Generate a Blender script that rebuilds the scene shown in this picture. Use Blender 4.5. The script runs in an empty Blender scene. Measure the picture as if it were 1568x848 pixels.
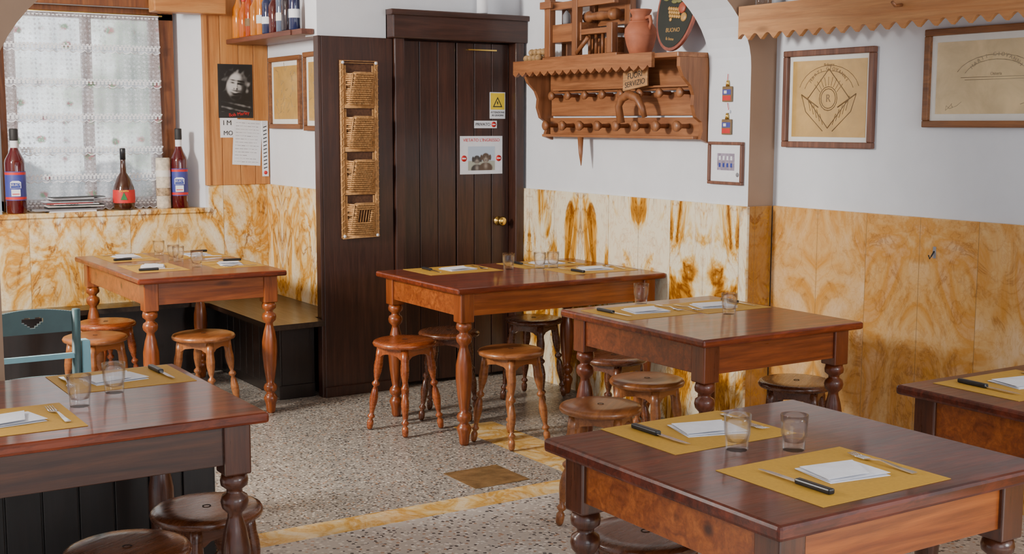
import bpy, bmesh, math, random
from mathutils import Matrix, Vector
random.seed(4)
# ------------------------------------------------------------------ node helpers
def newmat(name):
    m=bpy.data.materials.new(name); m.use_nodes=True
    nt=m.node_tree; nt.nodes.clear()
    o=nt.nodes.new('ShaderNodeOutputMaterial'); b=nt.nodes.new('ShaderNodeBsdfPrincipled')
    nt.links.new(b.outputs[0],o.inputs[0]); return m,nt,b,o
def N(nt,t,**k):
    n=nt.nodes.new(t)
    for a,v in k.items(): setattr(n,a,v)
    return n
def L(nt,a,b): nt.links.new(a,b)
def c4(c): return (c[0],c[1],c[2],1)
def ramp(nt,fac,stops,interp='LINEAR'):
    r=N(nt,'ShaderNodeValToRGB'); r.color_ramp.interpolation=interp
    e=r.color_ramp.elements
    e[0].position=stops[0][0]; e[0].color=c4(stops[0][1])
    e[1].position=stops[-1][0]; e[1].color=c4(stops[-1][1])
    for p,c in stops[1:-1]:
        x=e.new(p); x.color=c4(c)
    L(nt,fac,r.inputs[0]); return r.outputs[0]
def noise(nt,vec,scale,detail=4,rough=.55,dist=0):
    n=N(nt,'ShaderNodeTexNoise'); n.inputs['Scale'].default_value=scale; n.inputs['Detail'].default_value=detail
    n.inputs['Roughness'].default_value=rough; n.inputs['Distortion'].default_value=dist
    if vec is not None: L(nt,vec,n.inputs['Vector'])
    return n.outputs['Fac']
def mapping(nt,scale=(1,1,1),loc=(0,0,0),rot=(0,0,0)):
    t=N(nt,'ShaderNodeTexCoord'); m=N(nt,'ShaderNodeMapping')
    m.inputs['Scale'].default_value=scale; m.inputs['Location'].default_value=loc; m.inputs['Rotation'].default_value=rot
    L(nt,t.outputs['Object'],m.inputs['Vector']); return m.outputs[0]
def bump(nt,b,h,strength=.2,dist=.002):
    n=N(nt,'ShaderNodeBump'); n.inputs['Strength'].default_value=strength; n.inputs['Distance'].default_value=dist
    L(nt,h,n.inputs['Height']); L(nt,n.outputs[0],b.inputs['Normal'])
def math_(nt,op,a,b=None,c=None):
    n=N(nt,'ShaderNodeMath',operation=op)
    for i,v in enumerate((a,b,c)):
        if v is None: continue
        if isinstance(v,(int,float)): n.inputs[i].default_value=v
        else: L(nt,v,n.inputs[i])
    return n.outputs[0]
def mixc(nt,fac,a,b,mode='MIX'):
    n=N(nt,'ShaderNodeMix',data_type='RGBA',blend_type=mode)
    for i,v in ((0,fac),(6,a),(7,b)):
        if isinstance(v,(int,float)): n.inputs[i].default_value=v
        elif isinstance(v,tuple): n.inputs[i].default_value=c4(v)
        else: L(nt,v,n.inputs[i])
    return n.outputs[2]
def plain(name,c,rough=.5,metal=0,var=.08,sc=25,coat=0,bmp=0):
    m,nt,b,o=newmat(name)
    v=mapping(nt); f=noise(nt,v,sc)
    lo=tuple(x*(1-var) for x in c); hi=tuple(min(1,x*(1+var)) for x in c)
    L(nt,ramp(nt,f,[(.3,lo),(.7,hi)]),b.inputs['Base Color'])
    b.inputs['Roughness'].default_value=rough; b.inputs['Metallic'].default_value=metal; b.inputs['Coat Weight'].default_value=coat
    if bmp: bump(nt,b,f,bmp)
    return m
def wood(name,dark,light,axis='X',rough=.4,coat=0,knots=False,sc=1.0,bmp=.25,contrast=1,worn=0,crough=.14):
    m,nt,b,o=newmat(name)
    s={'X':(.9,14,14),'Y':(14,.9,14),'Z':(14,14,.9)}[axis]; s=tuple(x*sc for x in s)
    v=mapping(nt,s)
    f=noise(nt,v,1.6,6,.6,1.2); f2=noise(nt,v,6,5,.7,.3)
    mid=tuple((a+b_)/2 for a,b_ in zip(dark,light))
    col=ramp(nt,f,[(.3,dark),(.5,mid),(.68,light)])
    g=ramp(nt,f2,[(.35,(.55,.55,.55)),(.6,(1,1,1))])
    col=mixc(nt,.7*contrast,col,g,'MULTIPLY')
    if knots:
        vv=mapping(nt,{'X':(2.2,7,7),'Y':(7,2.2,7),'Z':(7,7,2.2)}[axis])
        vo=N(nt,'ShaderNodeTexVoronoi'); vo.inputs['Scale'].default_value=1; L(nt,vv,vo.inputs['Vector'])
        k=ramp(nt,vo.outputs['Distance'],[(.07,(1,1,1)),(.16,(0,0,0))])
        col=mixc(nt,k,col,tuple(x*.28 for x in dark))
    if worn:
        w_=noise(nt,mapping(nt,(3,9,9)),2.2,6,.7,.8)
        col=mixc(nt,math_(nt,'MULTIPLY',ramp(nt,w_,[(.5,(0,0,0)),(.62,(1,1,1))]),worn),col,tuple(min(1,x*2.1) for x in light))
        sc_=noise(nt,mapping(nt,(2.5,60,60)),2,3,.6,.4)
        col=mixc(nt,math_(nt,'MULTIPLY',ramp(nt,sc_,[(.62,(0,0,0)),(.68,(1,1,1))]),.5),col,tuple(x*.5 for x in dark))
        b.inputs['Specular IOR Level'].default_value=.2
    L(nt,col,b.inputs['Base Color'])
    r=math_(nt,'MULTIPLY_ADD',f2,.25,rough-.1); L(nt,r,b.inputs['Roughness'])
    b.inputs['Coat Weight'].default_value=coat; b.inputs['Coat Roughness'].default_value=crough
    h=f2
    if worn:
        h=math_(nt,'ADD',f2,math_(nt,'MULTIPLY',noise(nt,mapping(nt,(6,16,16)),1.5,3),1.8))
    bump(nt,b,h,bmp,.0015); return m
WH=(.89,.80,.58); CR=(.82,.58,.23); GO=(.64,.28,.020); BR=(.20,.055,.006)
def marble(name,u='X',v='Z',w=.3,zs=1.0,off=0,stops=None,vein=.9,sc=3.2,seam=True,gold=GO,vs=4.5):
    m,nt,b,o=newmat(name)
    t=N(nt,'ShaderNodeTexCoord'); s=N(nt,'ShaderNodeSeparateXYZ'); L(nt,t.outputs['Object'],s.inputs[0])
    uu=math_(nt,'ADD',s.outputs[u],20+off)
    pp=math_(nt,'PINGPONG',uu,w)
    pair=math_(nt,'FLOOR',math_(nt,'DIVIDE',uu,2*w))
    c=N(nt,'ShaderNodeCombineXYZ'); L(nt,pp,c.inputs[0]); L(nt,math_(nt,'MULTIPLY',pair,.37),c.inputs[1]); L(nt,math_(nt,'MULTIPLY',s.outputs[v],zs),c.inputs[2])
    vv=c.outputs[0]
    n0=noise(nt,vv,sc,5,.6,1.3); n1=noise(nt,vv,vs,6,.6,1.8); n2=noise(nt,vv,13,5,.6,1.5)
    col=ramp(nt,n0,stops)
    d=math_(nt,'ABSOLUTE',math_(nt,'SUBTRACT',n1,.5))
    ve=ramp(nt,d,[(.006,(1,1,1)),(.025,(.3,.3,.3)),(.06,(0,0,0))])
    vf=math_(nt,'MULTIPLY',ve,ramp(nt,n0,[(.40,(.12,.12,.12)),(.52,(1,1,1))]))
    col=mixc(nt,math_(nt,'MULTIPLY',vf,vein),col,mixc(nt,ramp(nt,n2,[(.42,(0,0,0)),(.58,(1,1,1))]),gold,BR))
    d2=math_(nt,'ABSOLUTE',math_(nt,'SUBTRACT',n2,.5))
    col=mixc(nt,math_(nt,'MULTIPLY',ramp(nt,d2,[(.0,(1,1,1)),(.03,(0,0,0))]),.33),col,gold)
    if seam:
        fr=math_(nt,'ABSOLUTE',math_(nt,'SUBTRACT',math_(nt,'FRACT',math_(nt,'DIVIDE',uu,w)),.5))
        se=math_(nt,'GREATER_THAN',fr,.5-.0016/w)
        col=mixc(nt,math_(nt,'MULTIPLY',se,.7),col,(.2,.12,.05))
    L(nt,col,b.inputs['Base Color']); b.inputs['Roughness'].default_value=.22
    return m
def terrazzo(name,base,stops,sc):
    m,nt,b,o=newmat(name); v=mapping(nt)
    vo=N(nt,'ShaderNodeTexVoronoi'); vo.inputs['Scale'].default_value=sc; L(nt,v,vo.inputs['Vector'])
    s=N(nt,'ShaderNodeSeparateColor'); L(nt,vo.outputs['Color'],s.inputs[0])
    col=ramp(nt,s.outputs[0],stops,'CONSTANT')
    k=ramp(nt,vo.outputs['Distance'],[(.42,(0,0,0)),(.5,(1,1,1))])
    L(nt,mixc(nt,k,col,base),b.inputs['Base Color']); b.inputs['Roughness'].default_value=.35
    return m
def clearglass(name,tint=(1,1,1)):
    m,nt,b,o=newmat(name); nt.nodes.remove(b)
    tp=N(nt,'ShaderNodeBsdfTransparent'); tp.inputs[0].default_value=c4(tint)
    gl=N(nt,'ShaderNodeBsdfGlossy'); gl.inputs['Roughness'].default_value=.03
    rf=N(nt,'ShaderNodeBsdfRefraction'); rf.inputs['IOR'].default_value=1.15; rf.inputs['Roughness'].default_value=.02
    a=N(nt,'ShaderNodeMixShader'); a.inputs[0].default_value=.2; L(nt,tp.outputs[0],a.inputs[1]); L(nt,rf.outputs[0],a.inputs[2])
    lw=N(nt,'ShaderNodeLayerWeight'); lw.inputs[0].default_value=.18
    nz=noise(nt,mapping(nt),30); fac=math_(nt,'MULTIPLY_ADD',lw.outputs['Fresnel'],.45,math_(nt,'MULTIPLY',nz,.03))
    c=N(nt,'ShaderNodeMixShader'); L(nt,fac,c.inputs[0]); L(nt,a.outputs[0],c.inputs[1]); L(nt,gl.outputs[0],c.inputs[2]); L(nt,c.outputs[0],o.inputs[0]); return m
# ------------------------------------------------------------------ mesh builder
class MB:
    def __init__(s,name): s.name=name; s.v=[]; s.f=[]; s.m=[]; s.s=[]; s.mats=[]; s.vc={}
    def mi(s,m):
        if m not in s.mats: s.mats.append(m)
        return s.mats.index(m)
    def add(s,vs,fs,mat,smooth=False,M=None):
        o=len(s.v)
        for p in vs: s.v.append(tuple((M@Vector(p)) if M else p))
        k=s.mi(mat)
        for f in fs: s.f.append([i+o for i in f]); s.m.append(k); s.s.append(smooth)
    def image(s,fn,w,h,nx,ny,z,mat,M):
        """printed picture: grid with per-vertex ink density from a function of (-1..1,-1..1)"""
        o=len(s.v); vs=[];fs=[]
        for j in range(ny+1):
            for i in range(nx+1):
                u=2*i/nx-1; v=2*j/ny-1; vs.append((u*w/2,v*h/2,z)); s.vc[o+len(vs)-1]=fn(u,v)
        for j in range(ny):
            for i in range(nx): a=j*(nx+1)+i; fs.append([a,a+1,a+nx+2,a+nx+1])
        s.add(vs,fs,mat,False,M)
    def box(s,a,b,mat,bev=.0,M=None):
        a,b=[min(x,y) for x,y in zip(a,b)],[max(x,y) for x,y in zip(a,b)]
        bm=bmesh.new(); bmesh.ops.create_cube(bm,size=1)
        for v in bm.verts: v.co=Vector([(a[i]+b[i])/2+v.co[i]*(b[i]-a[i]) for i in range(3)])
        if bev>0:
            bev=min(bev,.45*min(b[i]-a[i] for i in range(3)))
            bmesh.ops.bevel(bm,geom=list(bm.edges),offset=bev,segments=2,affect='EDGES',profile=.5)
        bm.verts.index_update()
        s.add([v.co[:] for v in bm.verts],[[v.index for v in f.verts] for f in bm.faces],mat,False,M); bm.free()
    def lathe(s,prof,mat,M=None,seg=24,smooth=True,cap=True):
        vs=[];fs=[]
        for r,z in prof:
            for i in range(seg):
                t=2*math.pi*i/seg; vs.append((r*math.cos(t),r*math.sin(t),z))
        for j in range(len(prof)-1):
            for i in range(seg):
                a=j*seg+i;b=j*seg+(i+1)%seg; fs.append([a,b,b+seg,a+seg])
        if cap:
            if prof[0][0]>1e-4: fs.append(list(range(seg))[::-1])
            if prof[-1][0]>1e-4: fs.append([(len(prof)-1)*seg+i for i in range(seg)])
        s.add(vs,fs,mat,smooth,M)
    def tube(s,pts,r,mat,seg=8,M=None):
        pts=[Vector(p) for p in pts]; n=len(pts); vs=[];fs=[]
        for i,p in enumerate(pts):
            d=(pts[min(i+1,n-1)]-pts[max(i-1,0)]).normalized()
            up=Vector((0,0,1)) if abs(d.z)<.9 else Vector((1,0,0))
            x=d.cross(up).normalized(); y=d.cross(x); rr=r[i] if isinstance(r,(list,tuple)) else r
            for k in range(seg):
                t=2*math.pi*k/seg; vs.append(tuple(p+x*rr*math.cos(t)+y*rr*math.sin(t)))
        for j in range(n-1):
            for k in range(seg):
                a=j*seg+k;b=j*seg+(k+1)%seg; fs.append([a,b,b+seg,a+seg])
        fs.append(list(range(seg))[::-1]); fs.append([(n-1)*seg+k for k in range(seg)])
        s.add(vs,fs,mat,True,M)
    def prism(s,poly,z0,z1,mat,M=None):
        n=len(poly); vs=[(x,y,z0) for x,y in poly]+[(x,y,z1) for x,y in poly]
        fs=[list(range(n))[::-1],[n+i for i in range(n)]]+[[i,(i+1)%n,n+(i+1)%n,n+i] for i in range(n)]
        s.add(vs,fs,mat,False,M)
    def sphere(s,c,r,mat,sc=(1,1,1),seg=14,M=None):
        rings=seg//2; prof=[(max(1e-5,r*math.sin(math.pi*i/rings)),-r*math.cos(math.pi*i/rings)) for i in range(rings+1)]
        T=Matrix.Translation(c)@Matrix.Diagonal((*sc,1)); s.lathe(prof,mat,(M@T) if M else T,seg,cap=False)
    def text(s,txt,size,mat,M,align='CENTER',ext=.0006,sx=1):
        cu=bpy.data.curves.new('t','FONT'); cu.body=txt; cu.size=size; cu.align_x=align; cu.align_y='CENTER'; cu.extrude=ext
        o=bpy.data.objects.new('t',cu); bpy.context.scene.collection.objects.link(o); bpy.context.view_layer.update()
        me=bpy.data.meshes.new_from_object(o.evaluated_get(bpy.context.evaluated_depsgraph_get()))
        s.add([(v.co.x*sx,v.co.y,v.co.z) for v in me.vertices],[list(p.vertices) for p in me.polygons],mat,False,M)
        bpy.data.objects.remove(o); bpy.data.meshes.remove(me)
    def arctext(s,txt,size,mat,M,R,a0,a1):
        n=len(txt)
        for i,ch in enumerate(txt):
            if ch==' ': continue
            a=a0+(a1-a0)*i/(n-1); s.text(ch,size,mat,M@T((R*math.cos(a),R*math.sin(a),0))@RZ(a-math.pi/2))
    def build(s,loc=(0,0,0),rot=0):
        me=bpy.data.meshes.new(s.name); me.from_pydata(s.v,[],s.f)
        for m in s.mats: me.materials.append(m)
        for p,k,sm in zip(me.polygons,s.m,s.s): p.material_index=k; p.use_smooth=sm
        if s.vc:
            at=me.color_attributes.new('Ink','FLOAT_COLOR','POINT')
            for i,v in s.vc.items():
                at.data[i].color=(v,v,v,1) if isinstance(v,(int,float)) else (*v,1)
        bm=bmesh.new(); bm.from_mesh(me); bmesh.ops.recalc_face_normals(bm,faces=list(bm.faces)); bm.to_mesh(me); bm.free()
        me.update(); o=bpy.data.objects.new(s.name,me); o.location=loc; o.rotation_euler=(0,0,rot)
        bpy.context.scene.collection.objects.link(o); return o
def inst(o,name,loc,rot=0):
    n=bpy.data.objects.new(name,o.data); n.location=loc; n.rotation_euler=(0,0,rot); bpy.context.scene.collection.objects.link(n); return n
T=Matrix.Translation
def wallX(X,Y,Z): # local x=-Y, y=Z, z=-X (normal)
    return Matrix(((0,0,-1,X),(-1,0,0,Y),(0,1,0,Z),(0,0,0,1)))
def wallY(X,Y,Z): # local x=+X, y=Z, z=-Y
    return Matrix(((1,0,0,X),(0,0,-1,Y),(0,1,0,Z),(0,0,0,1)))
def RX(a): return Matrix.Rotation(a,4,'X')
def RY(a): return Matrix.Rotation(a,4,'Y')
def RZ(a): return Matrix.Rotation(a,4,'Z')
# ------------------------------------------------------------------ materials
M_wall=plain('wall_paint',(.74,.77,.82),.75,var=.03,sc=6,bmp=.1)
M_tan=plain('arch_shade_tan',(.36,.23,.15),.8,var=.05,sc=5)  # shade on the white arch's faces, painted in as tan
M_ceil=plain('ceiling_paint',(.58,.55,.51),.85,var=.03,sc=4)
stL=[(.35,WH),(.45,CR),(.505,GO),(.56,CR),(.63,WH),(.72,WH)]
stC=[(.40,WH),(.47,WH),(.52,CR),(.56,GO),(.60,BR),(.65,GO),(.70,WH)]
stR=[(.32,(.76,.52,.28)),(.45,(.70,.40,.14)),(.54,(.62,.28,.05)),(.62,(.70,.40,.17)),(.72,(.78,.57,.34))]
M_marL=marble('marble_siena_window','X','Z',.30,.6,0,stL,.85,3.4)
M_marB=marble('marble_siena_nook','Y','Z',.28,.5,.1,stL,.85,3.4)
M_marC=marble('marble_siena_shelf','Y','Z',.27,.38,.23,stC,.75,4.2,vs=6)
M_marR=marble('marble_siena_right','Y','Z',.30,.75,.05,stR,.5,3.0,gold=(.52,.21,.03))
M_marP=marble('marble_siena_pier_shaded','X','Z',.3,.8,0,[(.3,(.50,.27,.09)),(.5,(.36,.15,.03)),(.7,(.5,.3,.12))],.7)  # darker marble: shade on the pier's camera-side face put into the colour
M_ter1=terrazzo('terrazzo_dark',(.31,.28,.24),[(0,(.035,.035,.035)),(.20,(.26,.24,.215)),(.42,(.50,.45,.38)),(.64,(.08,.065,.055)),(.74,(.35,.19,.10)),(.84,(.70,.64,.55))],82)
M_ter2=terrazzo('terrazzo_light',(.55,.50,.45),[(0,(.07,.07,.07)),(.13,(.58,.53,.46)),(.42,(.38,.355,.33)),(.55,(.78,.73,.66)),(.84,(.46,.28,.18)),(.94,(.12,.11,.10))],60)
M_band=marble('marble_floor_band','X','Y',.6,1,0,[(.36,(.84,.69,.42)),(.47,(.80,.54,.20)),(.55,(.66,.36,.07)),(.63,(.82,.60,.31)),(.7,(.86,.73,.48))],.3,5,False)
M_plate=plain('manhole_brass',(.24,.14,.055),.45,.3,.35,18)
M_dark=wood('wood_dark_walnut',(.026,.008,.004),(.070,.023,.012),'Z',.36,.25,sc=1.3)
M_darkX=wood('wood_dark_walnut_x',(.026,.008,.004),(.070,.023,.012),'X',.36,.25)
M_black=wood('wood_black_bench',(.006,.004,.003),(.016,.009,.007),'Z',.35,.3)
M_seatb=wood('wood_bench_seat',(.020,.012,.008),(.048,.03,.018),'Y',.32,.2)
M_pine=wood('wood_pine_z',(.44,.155,.03),(.64,.29,.08),'Z',.5,.1,True,bmp=.1,contrast=.5)
M_pineY=wood('wood_pine_y',(.44,.17,.05),(.62,.30,.11),'Y',.5,.1,True,bmp=.1,contrast=.6)
M_pineX=wood('wood_pine_x',(.42,.15,.035),(.60,.28,.08),'X',.5,.1,True,bmp=.1,contrast=.6)
M_rack=wood('wood_rack',(.24,.08,.025),(.42,.17,.062),'Y',.45,.1,True,contrast=.8)
M_rackZ=wood('wood_rack_z',(.19,.065,.02),(.36,.14,.052),'Z',.45,.1,False,contrast=.8)
M_wfr=wood('window_frame_wood',(.14,.04,.012),(.28,.10,.028),'Z',.45)
M_top1=wood('tabletop_red',(.080,.011,.003),(.23,.040,.010),'X',.38,.5,bmp=.45,worn=.22,crough=.1)
M_top3=wood('tabletop_darkred',(.040,.007,.003),(.13,.023,.009),'X',.38,.55,bmp=.65,worn=.26,crough=.1)
M_leg1=wood('tableleg_orange',(.17,.032,.005),(.38,.095,.014),'Z',.3,.4)
M_apr1=wood('apron_orange',(.18,.034,.005),(.42,.11,.017),'X',.3,.4,True)
M_leg2=wood('tableleg_red',(.085,.014,.004),(.21,.045,.010),'Z',.28,.4)
M_apr2=wood('apron_red',(.12,.021,.006),(.30,.066,.015),'X',.3,.4)
M_aprD=wood('apron_dark',(.028,.008,.004),(.095,.028,.010),'X',.3,.4,True)
M_legD=wood('tableleg_dark',(.038,.009,.004),(.12,.032,.011),'Z',.28,.4)
M_st=[wood('stool_red',(.22,.04,.007),(.42,.10,.017),'X',.25,.4),
      wood('stool_tan',(.22,.065,.015),(.44,.155,.042),'X',.3,.3),
      wood('stool_dark',(.075,.02,.006),(.19,.055,.017),'X',.25,.4)]
M_hole=plain('hole_dark',(.01,.006,.004),.8)
M_mat=plain('placemat_paper',(.55,.30,.030),.6,var=.07,sc=90)
M_nap=plain('napkin_paper',(.80,.81,.87),.8,var=.04,sc=40)
M_metal=plain('cutlery_steel',(.72,.72,.74),.2,1,.03)
M_hand=plain('knife_handle',(.010,.012,.016),.35)
M_glass=clearglass('tumbler_glass')
M_white=plain('paper_white',(.78,.80,.84),.7,var=.03)
M_ink=plain('ink_black',(.02,.02,.02),.6)
M_inkg=plain('ink_grey',(.25,.25,.27),.6)
M_inkb=plain('ink_brown',(.20,.12,.05),.6)
M_inkl=plain('ink_faded',(.34,.27,.17),.6)
M_red=plain('label_red',(.60,.02,.02),.5)
M_blue=plain('label_blue',(.02,.04,.28),.5)
M_yel=plain('label_yellow',(.85,.60,.02),.5)
M_brass=plain('brass',(.75,.50,.13),.25,1,.05)
M_wick=plain('wicker',(.50,.26,.09),.6,var=.35,sc=60)
M_terra=plain('terracotta',(.40,.12,.055),.65,var=.2,sc=14)
M_walnut=plain('walnut_shell',(.42,.25,.10),.6,var=.35,sc=60,bmp=.5)
M_frame=wood('frame_wood',(.11,.04,.024),(.26,.11,.065),'Z',.45)
M_frame2=wood('frame_wood_y',(.15,.055,.02),(.32,.13,.045),'Y',.45)
M_cream=plain('print_mat',(.78,.76,.70),.6,var=.03)
M_teal=plain('chair_teal',(.06,.115,.12),.4,var=.12,sc=12)
M_tealL=plain('chair_teal_lit',(.26,.52,.60),.4,var=.05)  # lighter teal: light caught by rail and post side, painted in
M_print,nt_,b_,o_=newmat('printed_photo'); at_=N(nt_,'ShaderNodeAttribute'); at_.attribute_name='Ink'; L(nt_,at_.outputs['Color'],b_.inputs['Base Color']); b_.inputs['Roughness'].default_value=.45
# ------------------------------------------------------------------ room
CZ=3.0
def slab(name,a,b,mat):
    m=MB(name); m.box(a,b,mat); return m.build()
fl=MB('floor')
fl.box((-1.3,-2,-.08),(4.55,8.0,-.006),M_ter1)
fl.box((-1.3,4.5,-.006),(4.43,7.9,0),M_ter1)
fl.box((-1.3,4.34,-.006),(3.44,4.5,0),M_band)
fl.box((3.2,4.5,-.0059),(3.44,5.6,.0004),M_band)
fl.box((3.44,4.34,-.006),(4.43,4.5,0),M_ter2)
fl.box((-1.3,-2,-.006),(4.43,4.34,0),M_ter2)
fl.build()
mp=MB('floor_hatch'); mp.box((2.725,4.57,0),(3.005,4.855,.002),M_plate); mp.build()
slab('ceiling',(-1.4,-2,CZ),(4.6,8.2,CZ+.1),M_ceil)
slab('wall_shelf',(4.28,4.87,0),(4.6,6.8,CZ),M_wall)
slab('wall_right',(4.43,-2,0),(4.6,4.87,CZ),M_wall)
slab('wall_door_lintel',(3.36,6.64,2.216),(4.28,6.80,CZ),M_wall)
slab('wall_partition_lintel',(2.93,6.64,2.052),(3.36,6.80,CZ),M_wall)
slab('wall_door_recess',(3.36,6.70,0),(4.28,6.8,2.216),M_dark)
slab('wall_nook',(3.12,6.8,0),(3.25,8.0,CZ),M_wall)
WX0,WX1=1.50,2.69; SZ=1.03; WT=2.27; YA=7.88; YB=8.15
m=MB('wall_window')
m.box((WX1,YA,0),(3.12,YB,CZ),M_wall); m.box((-1.3,YA,0),(WX0-.1,YB,CZ),M_wall)
m.box((WX0-.1,YA,0),(WX1,YB,SZ-.03),M_wall); m.box((WX0-.1,YA,WT),(WX1,YB,CZ),M_wall)
m.prism([(WX1,YA),(WX1,YB),(2.54,YB)],SZ-.03,WT,M_wall)
m.build()
slab('wall_left',(-1.4,4.0,0),(-1.3,8.0,CZ),M_wall)
m=MB('trim_1'); m.box((-1.3,YA-.02,0),(2.71,YA,SZ-.03),M_marL); m.box((2.71,YA-.02,0),(3.12,YA,1.17),M_marL)
m.box((WX0-.1,YA-.035,SZ-.03),(2.71,YB-.02,SZ),M_marL,.004); m.build()
m=MB('trim_2'); m.box((3.10,6.8,0),(3.12,YA-.02,1.17),M_marB); m.build()
m=MB('trim_3'); m.box((4.262,4.87,0),(4.28,6.62,1.17),M_marC,.002); m.build()
m=MB('trim_4'); m.box((4.412,-2,0),(4.43,4.55,1.17),M_marR,.002); m.build()
# arch
def zsp(x): return 1.66+(1.84-1.66)*(x-.83)/(4.265-.83)
xc=(.83+4.265)/2; aa=(4.265-.83)/2
prof=[(-.35,0),(.83,0),(.83,1.66)]
for i in range(1,48):
    t=math.pi-math.pi*i/48; x=xc+aa*math.cos(t); prof.append((x,zsp(x)+.74*math.sin(t)))
prof+=[(4.265,1.84),(4.265,0),(4.43,0),(4.43,CZ),(-.35,CZ)]
m=MB('wall_arch')
n=len(prof)
pv=[(x,4.57,z) for x,z in prof]+[(x,4.87,z) for x,z in prof]
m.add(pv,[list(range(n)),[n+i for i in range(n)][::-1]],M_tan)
m.add(pv,[[i,(i+1)%n,n+(i+1)%n,n+i] for i in range(n)],M_wall)
m.build()
m=MB('trim_5'); m.box((4.25,4.555,0),(4.265,4.875,1.17),M_marC,.002); m.box((4.265,4.555,0),(4.412,4.57,1.17),M_marP,.002); m.build()
# ------------------------------------------------------------------ door and partition
m=MB('door_1')
m.box((3.36,6.55,2.05),(4.279,6.635,2.21),M_darkX,.008); m.box((3.34,6.53,2.18),(4.279,6.6,2.213),M_darkX,.006)
m.box((3.385,6.58,0),(3.45,6.69,2.06),M_dark,.006); m.box((4.20,6.56,0),(4.26,6.69,2.06),M_dark,.006)
for x0,x1,k in ((3.452,3.822,3),(3.828,4.198,3)):
    w=(x1-x0)/k
    for i in range(k): m.box((x0+i*w+.0015,6.64,.02),(x0+(i+1)*w-.0015,6.69,2.045),M_dark,.004)
m.box((3.90,6.62,2.0),(4.10,6.64,2.008),M_brass)
K=wallY(4.12,6.64,.97); m.lathe([(.028,0),(.028,.005),(.012,.008),(.012,.03),(.026,.04),(.03,.055),(.022,.068),(0.001,.07)],M_brass,K,20)
m.build()
m=MB('partition_panel')
m.box((2.935,6.60,0),(3.38,6.66,2.05),M_dark,.004)
m.box((2.93,6.585,0),(3.38,6.60,.06),M_dark,.003)
m.box((2.915,6.60,0),(2.935,6.66,2.05),M_dark,.003); m.build()
def sign(name,M,w,h,bg): 
    s=MB(name); s.box((-w/2,-h/2,.0005),(w/2,h/2,.003),bg,0,M); return s
Md=wallY(4.115,6.639,1.675); s=sign('warning_sign',Md,.11,.16,M_white)
s.box((-.05,-.025,.003),(.05,.075,.0035),M_yel,0,Md); s.prism([(-.034,-.01),(.034,-.01),(0,.052)],.0035,.0042,M_ink,Md); s.prism([(-.024,-.004),(.024,-.004),(0,.04)],.0042,.0048,M_yel,Md)
s.prism([(-.004,.026),(.004,.022),(.0,.014),(.006,.014),(-.004,0),(-.001,.010),(-.006,.010)],.0048,.0054,M_ink,Md)
s.text('ATTENZIONE',.016,M_ink,Md@T((0,-.042,.0035))); s.text('AI GRADINI',.016,M_ink,Md@T((0,-.060,.0035))); s.build()
Md=wallY(4.03,6.639,1.56); s=sign('private_sign',Md,.16,.045,M_white)
s.text('PRIVATO',.026,M_ink,Md@T((-.02,0,.0035))); s.lathe([(.017,.003),(.017,.004)],M_red,Md@T((.058,0,0)),16); s.box((.047,-.003,.004),(.069,.003,.0045),M_white,0,Md); s.build()
def g(x,y,cx,cy,rx,ry): return math.exp(-((x-cx)/rx)**2-((y-cy)/ry)**2)
def dogs(u,v):
    sky=(.50,.60,.72); grass=(.40,.42,.34); c=list(sky if v>-.2 else grass)
    for cx,cy,br,sc in ((-.34,-.20,(.05,.04,.035),1.15),(.32,-.05,(.10,.06,.035),1.3)):
        h=max(g(u,v,cx,cy+.10,.27*sc,.36*sc),g(u,v,cx,cy-.75,.46*sc,.55),.95*g(u,v,cx-.25*sc,cy+.12,.11,.30),.95*g(u,v,cx+.25*sc,cy+.12,.11,.30))
        k=min(1,max(0,(h-.42)*7)); c=[a*(1-k)+b*k for a,b in zip(c,br)]
        k=.75*g(u,v,cx,cy-.08,.10*sc,.17*sc)+.5*g(u,v,cx,cy-.6,.12,.2); k=min(1,k); c=[a*(1-k)+b*k for a,b in zip(c,(.55,.48,.40))]
        for ex in (-.09,.09): k=.9*g(u,v,cx+ex*sc,cy+.16,.035,.05); c=[a*(1-k)+b*k for a,b in zip(c,(.01,.01,.01))]
        k=g(u,v,cx,cy-.1,.05,.06); c=[a*(1-k)+b*k for a,b in zip(c,(.02,.02,.02))]
    return tuple(c)
Md=wallY(4.0,6.639,1.375); s=sign('no_entry_sign',Md,.30,.23,M_white)
s.text("VIETATO L'INGRESSO",.027,M_red,Md@T((0,.09,.0035)))
s.image(dogs,.19,.145,60,44,.0038,M_print,Md@T((0,-.02,0)))
for dx in (-.123,.123): s.lathe([(.019,.003),(.019,.0042)],M_red,Md@T((dx,-.02,0)),16); s.box((dx-.013,-.024,.0042),(dx+.013,-.016,.0047),M_white,0,Md)
s.build()
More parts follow.
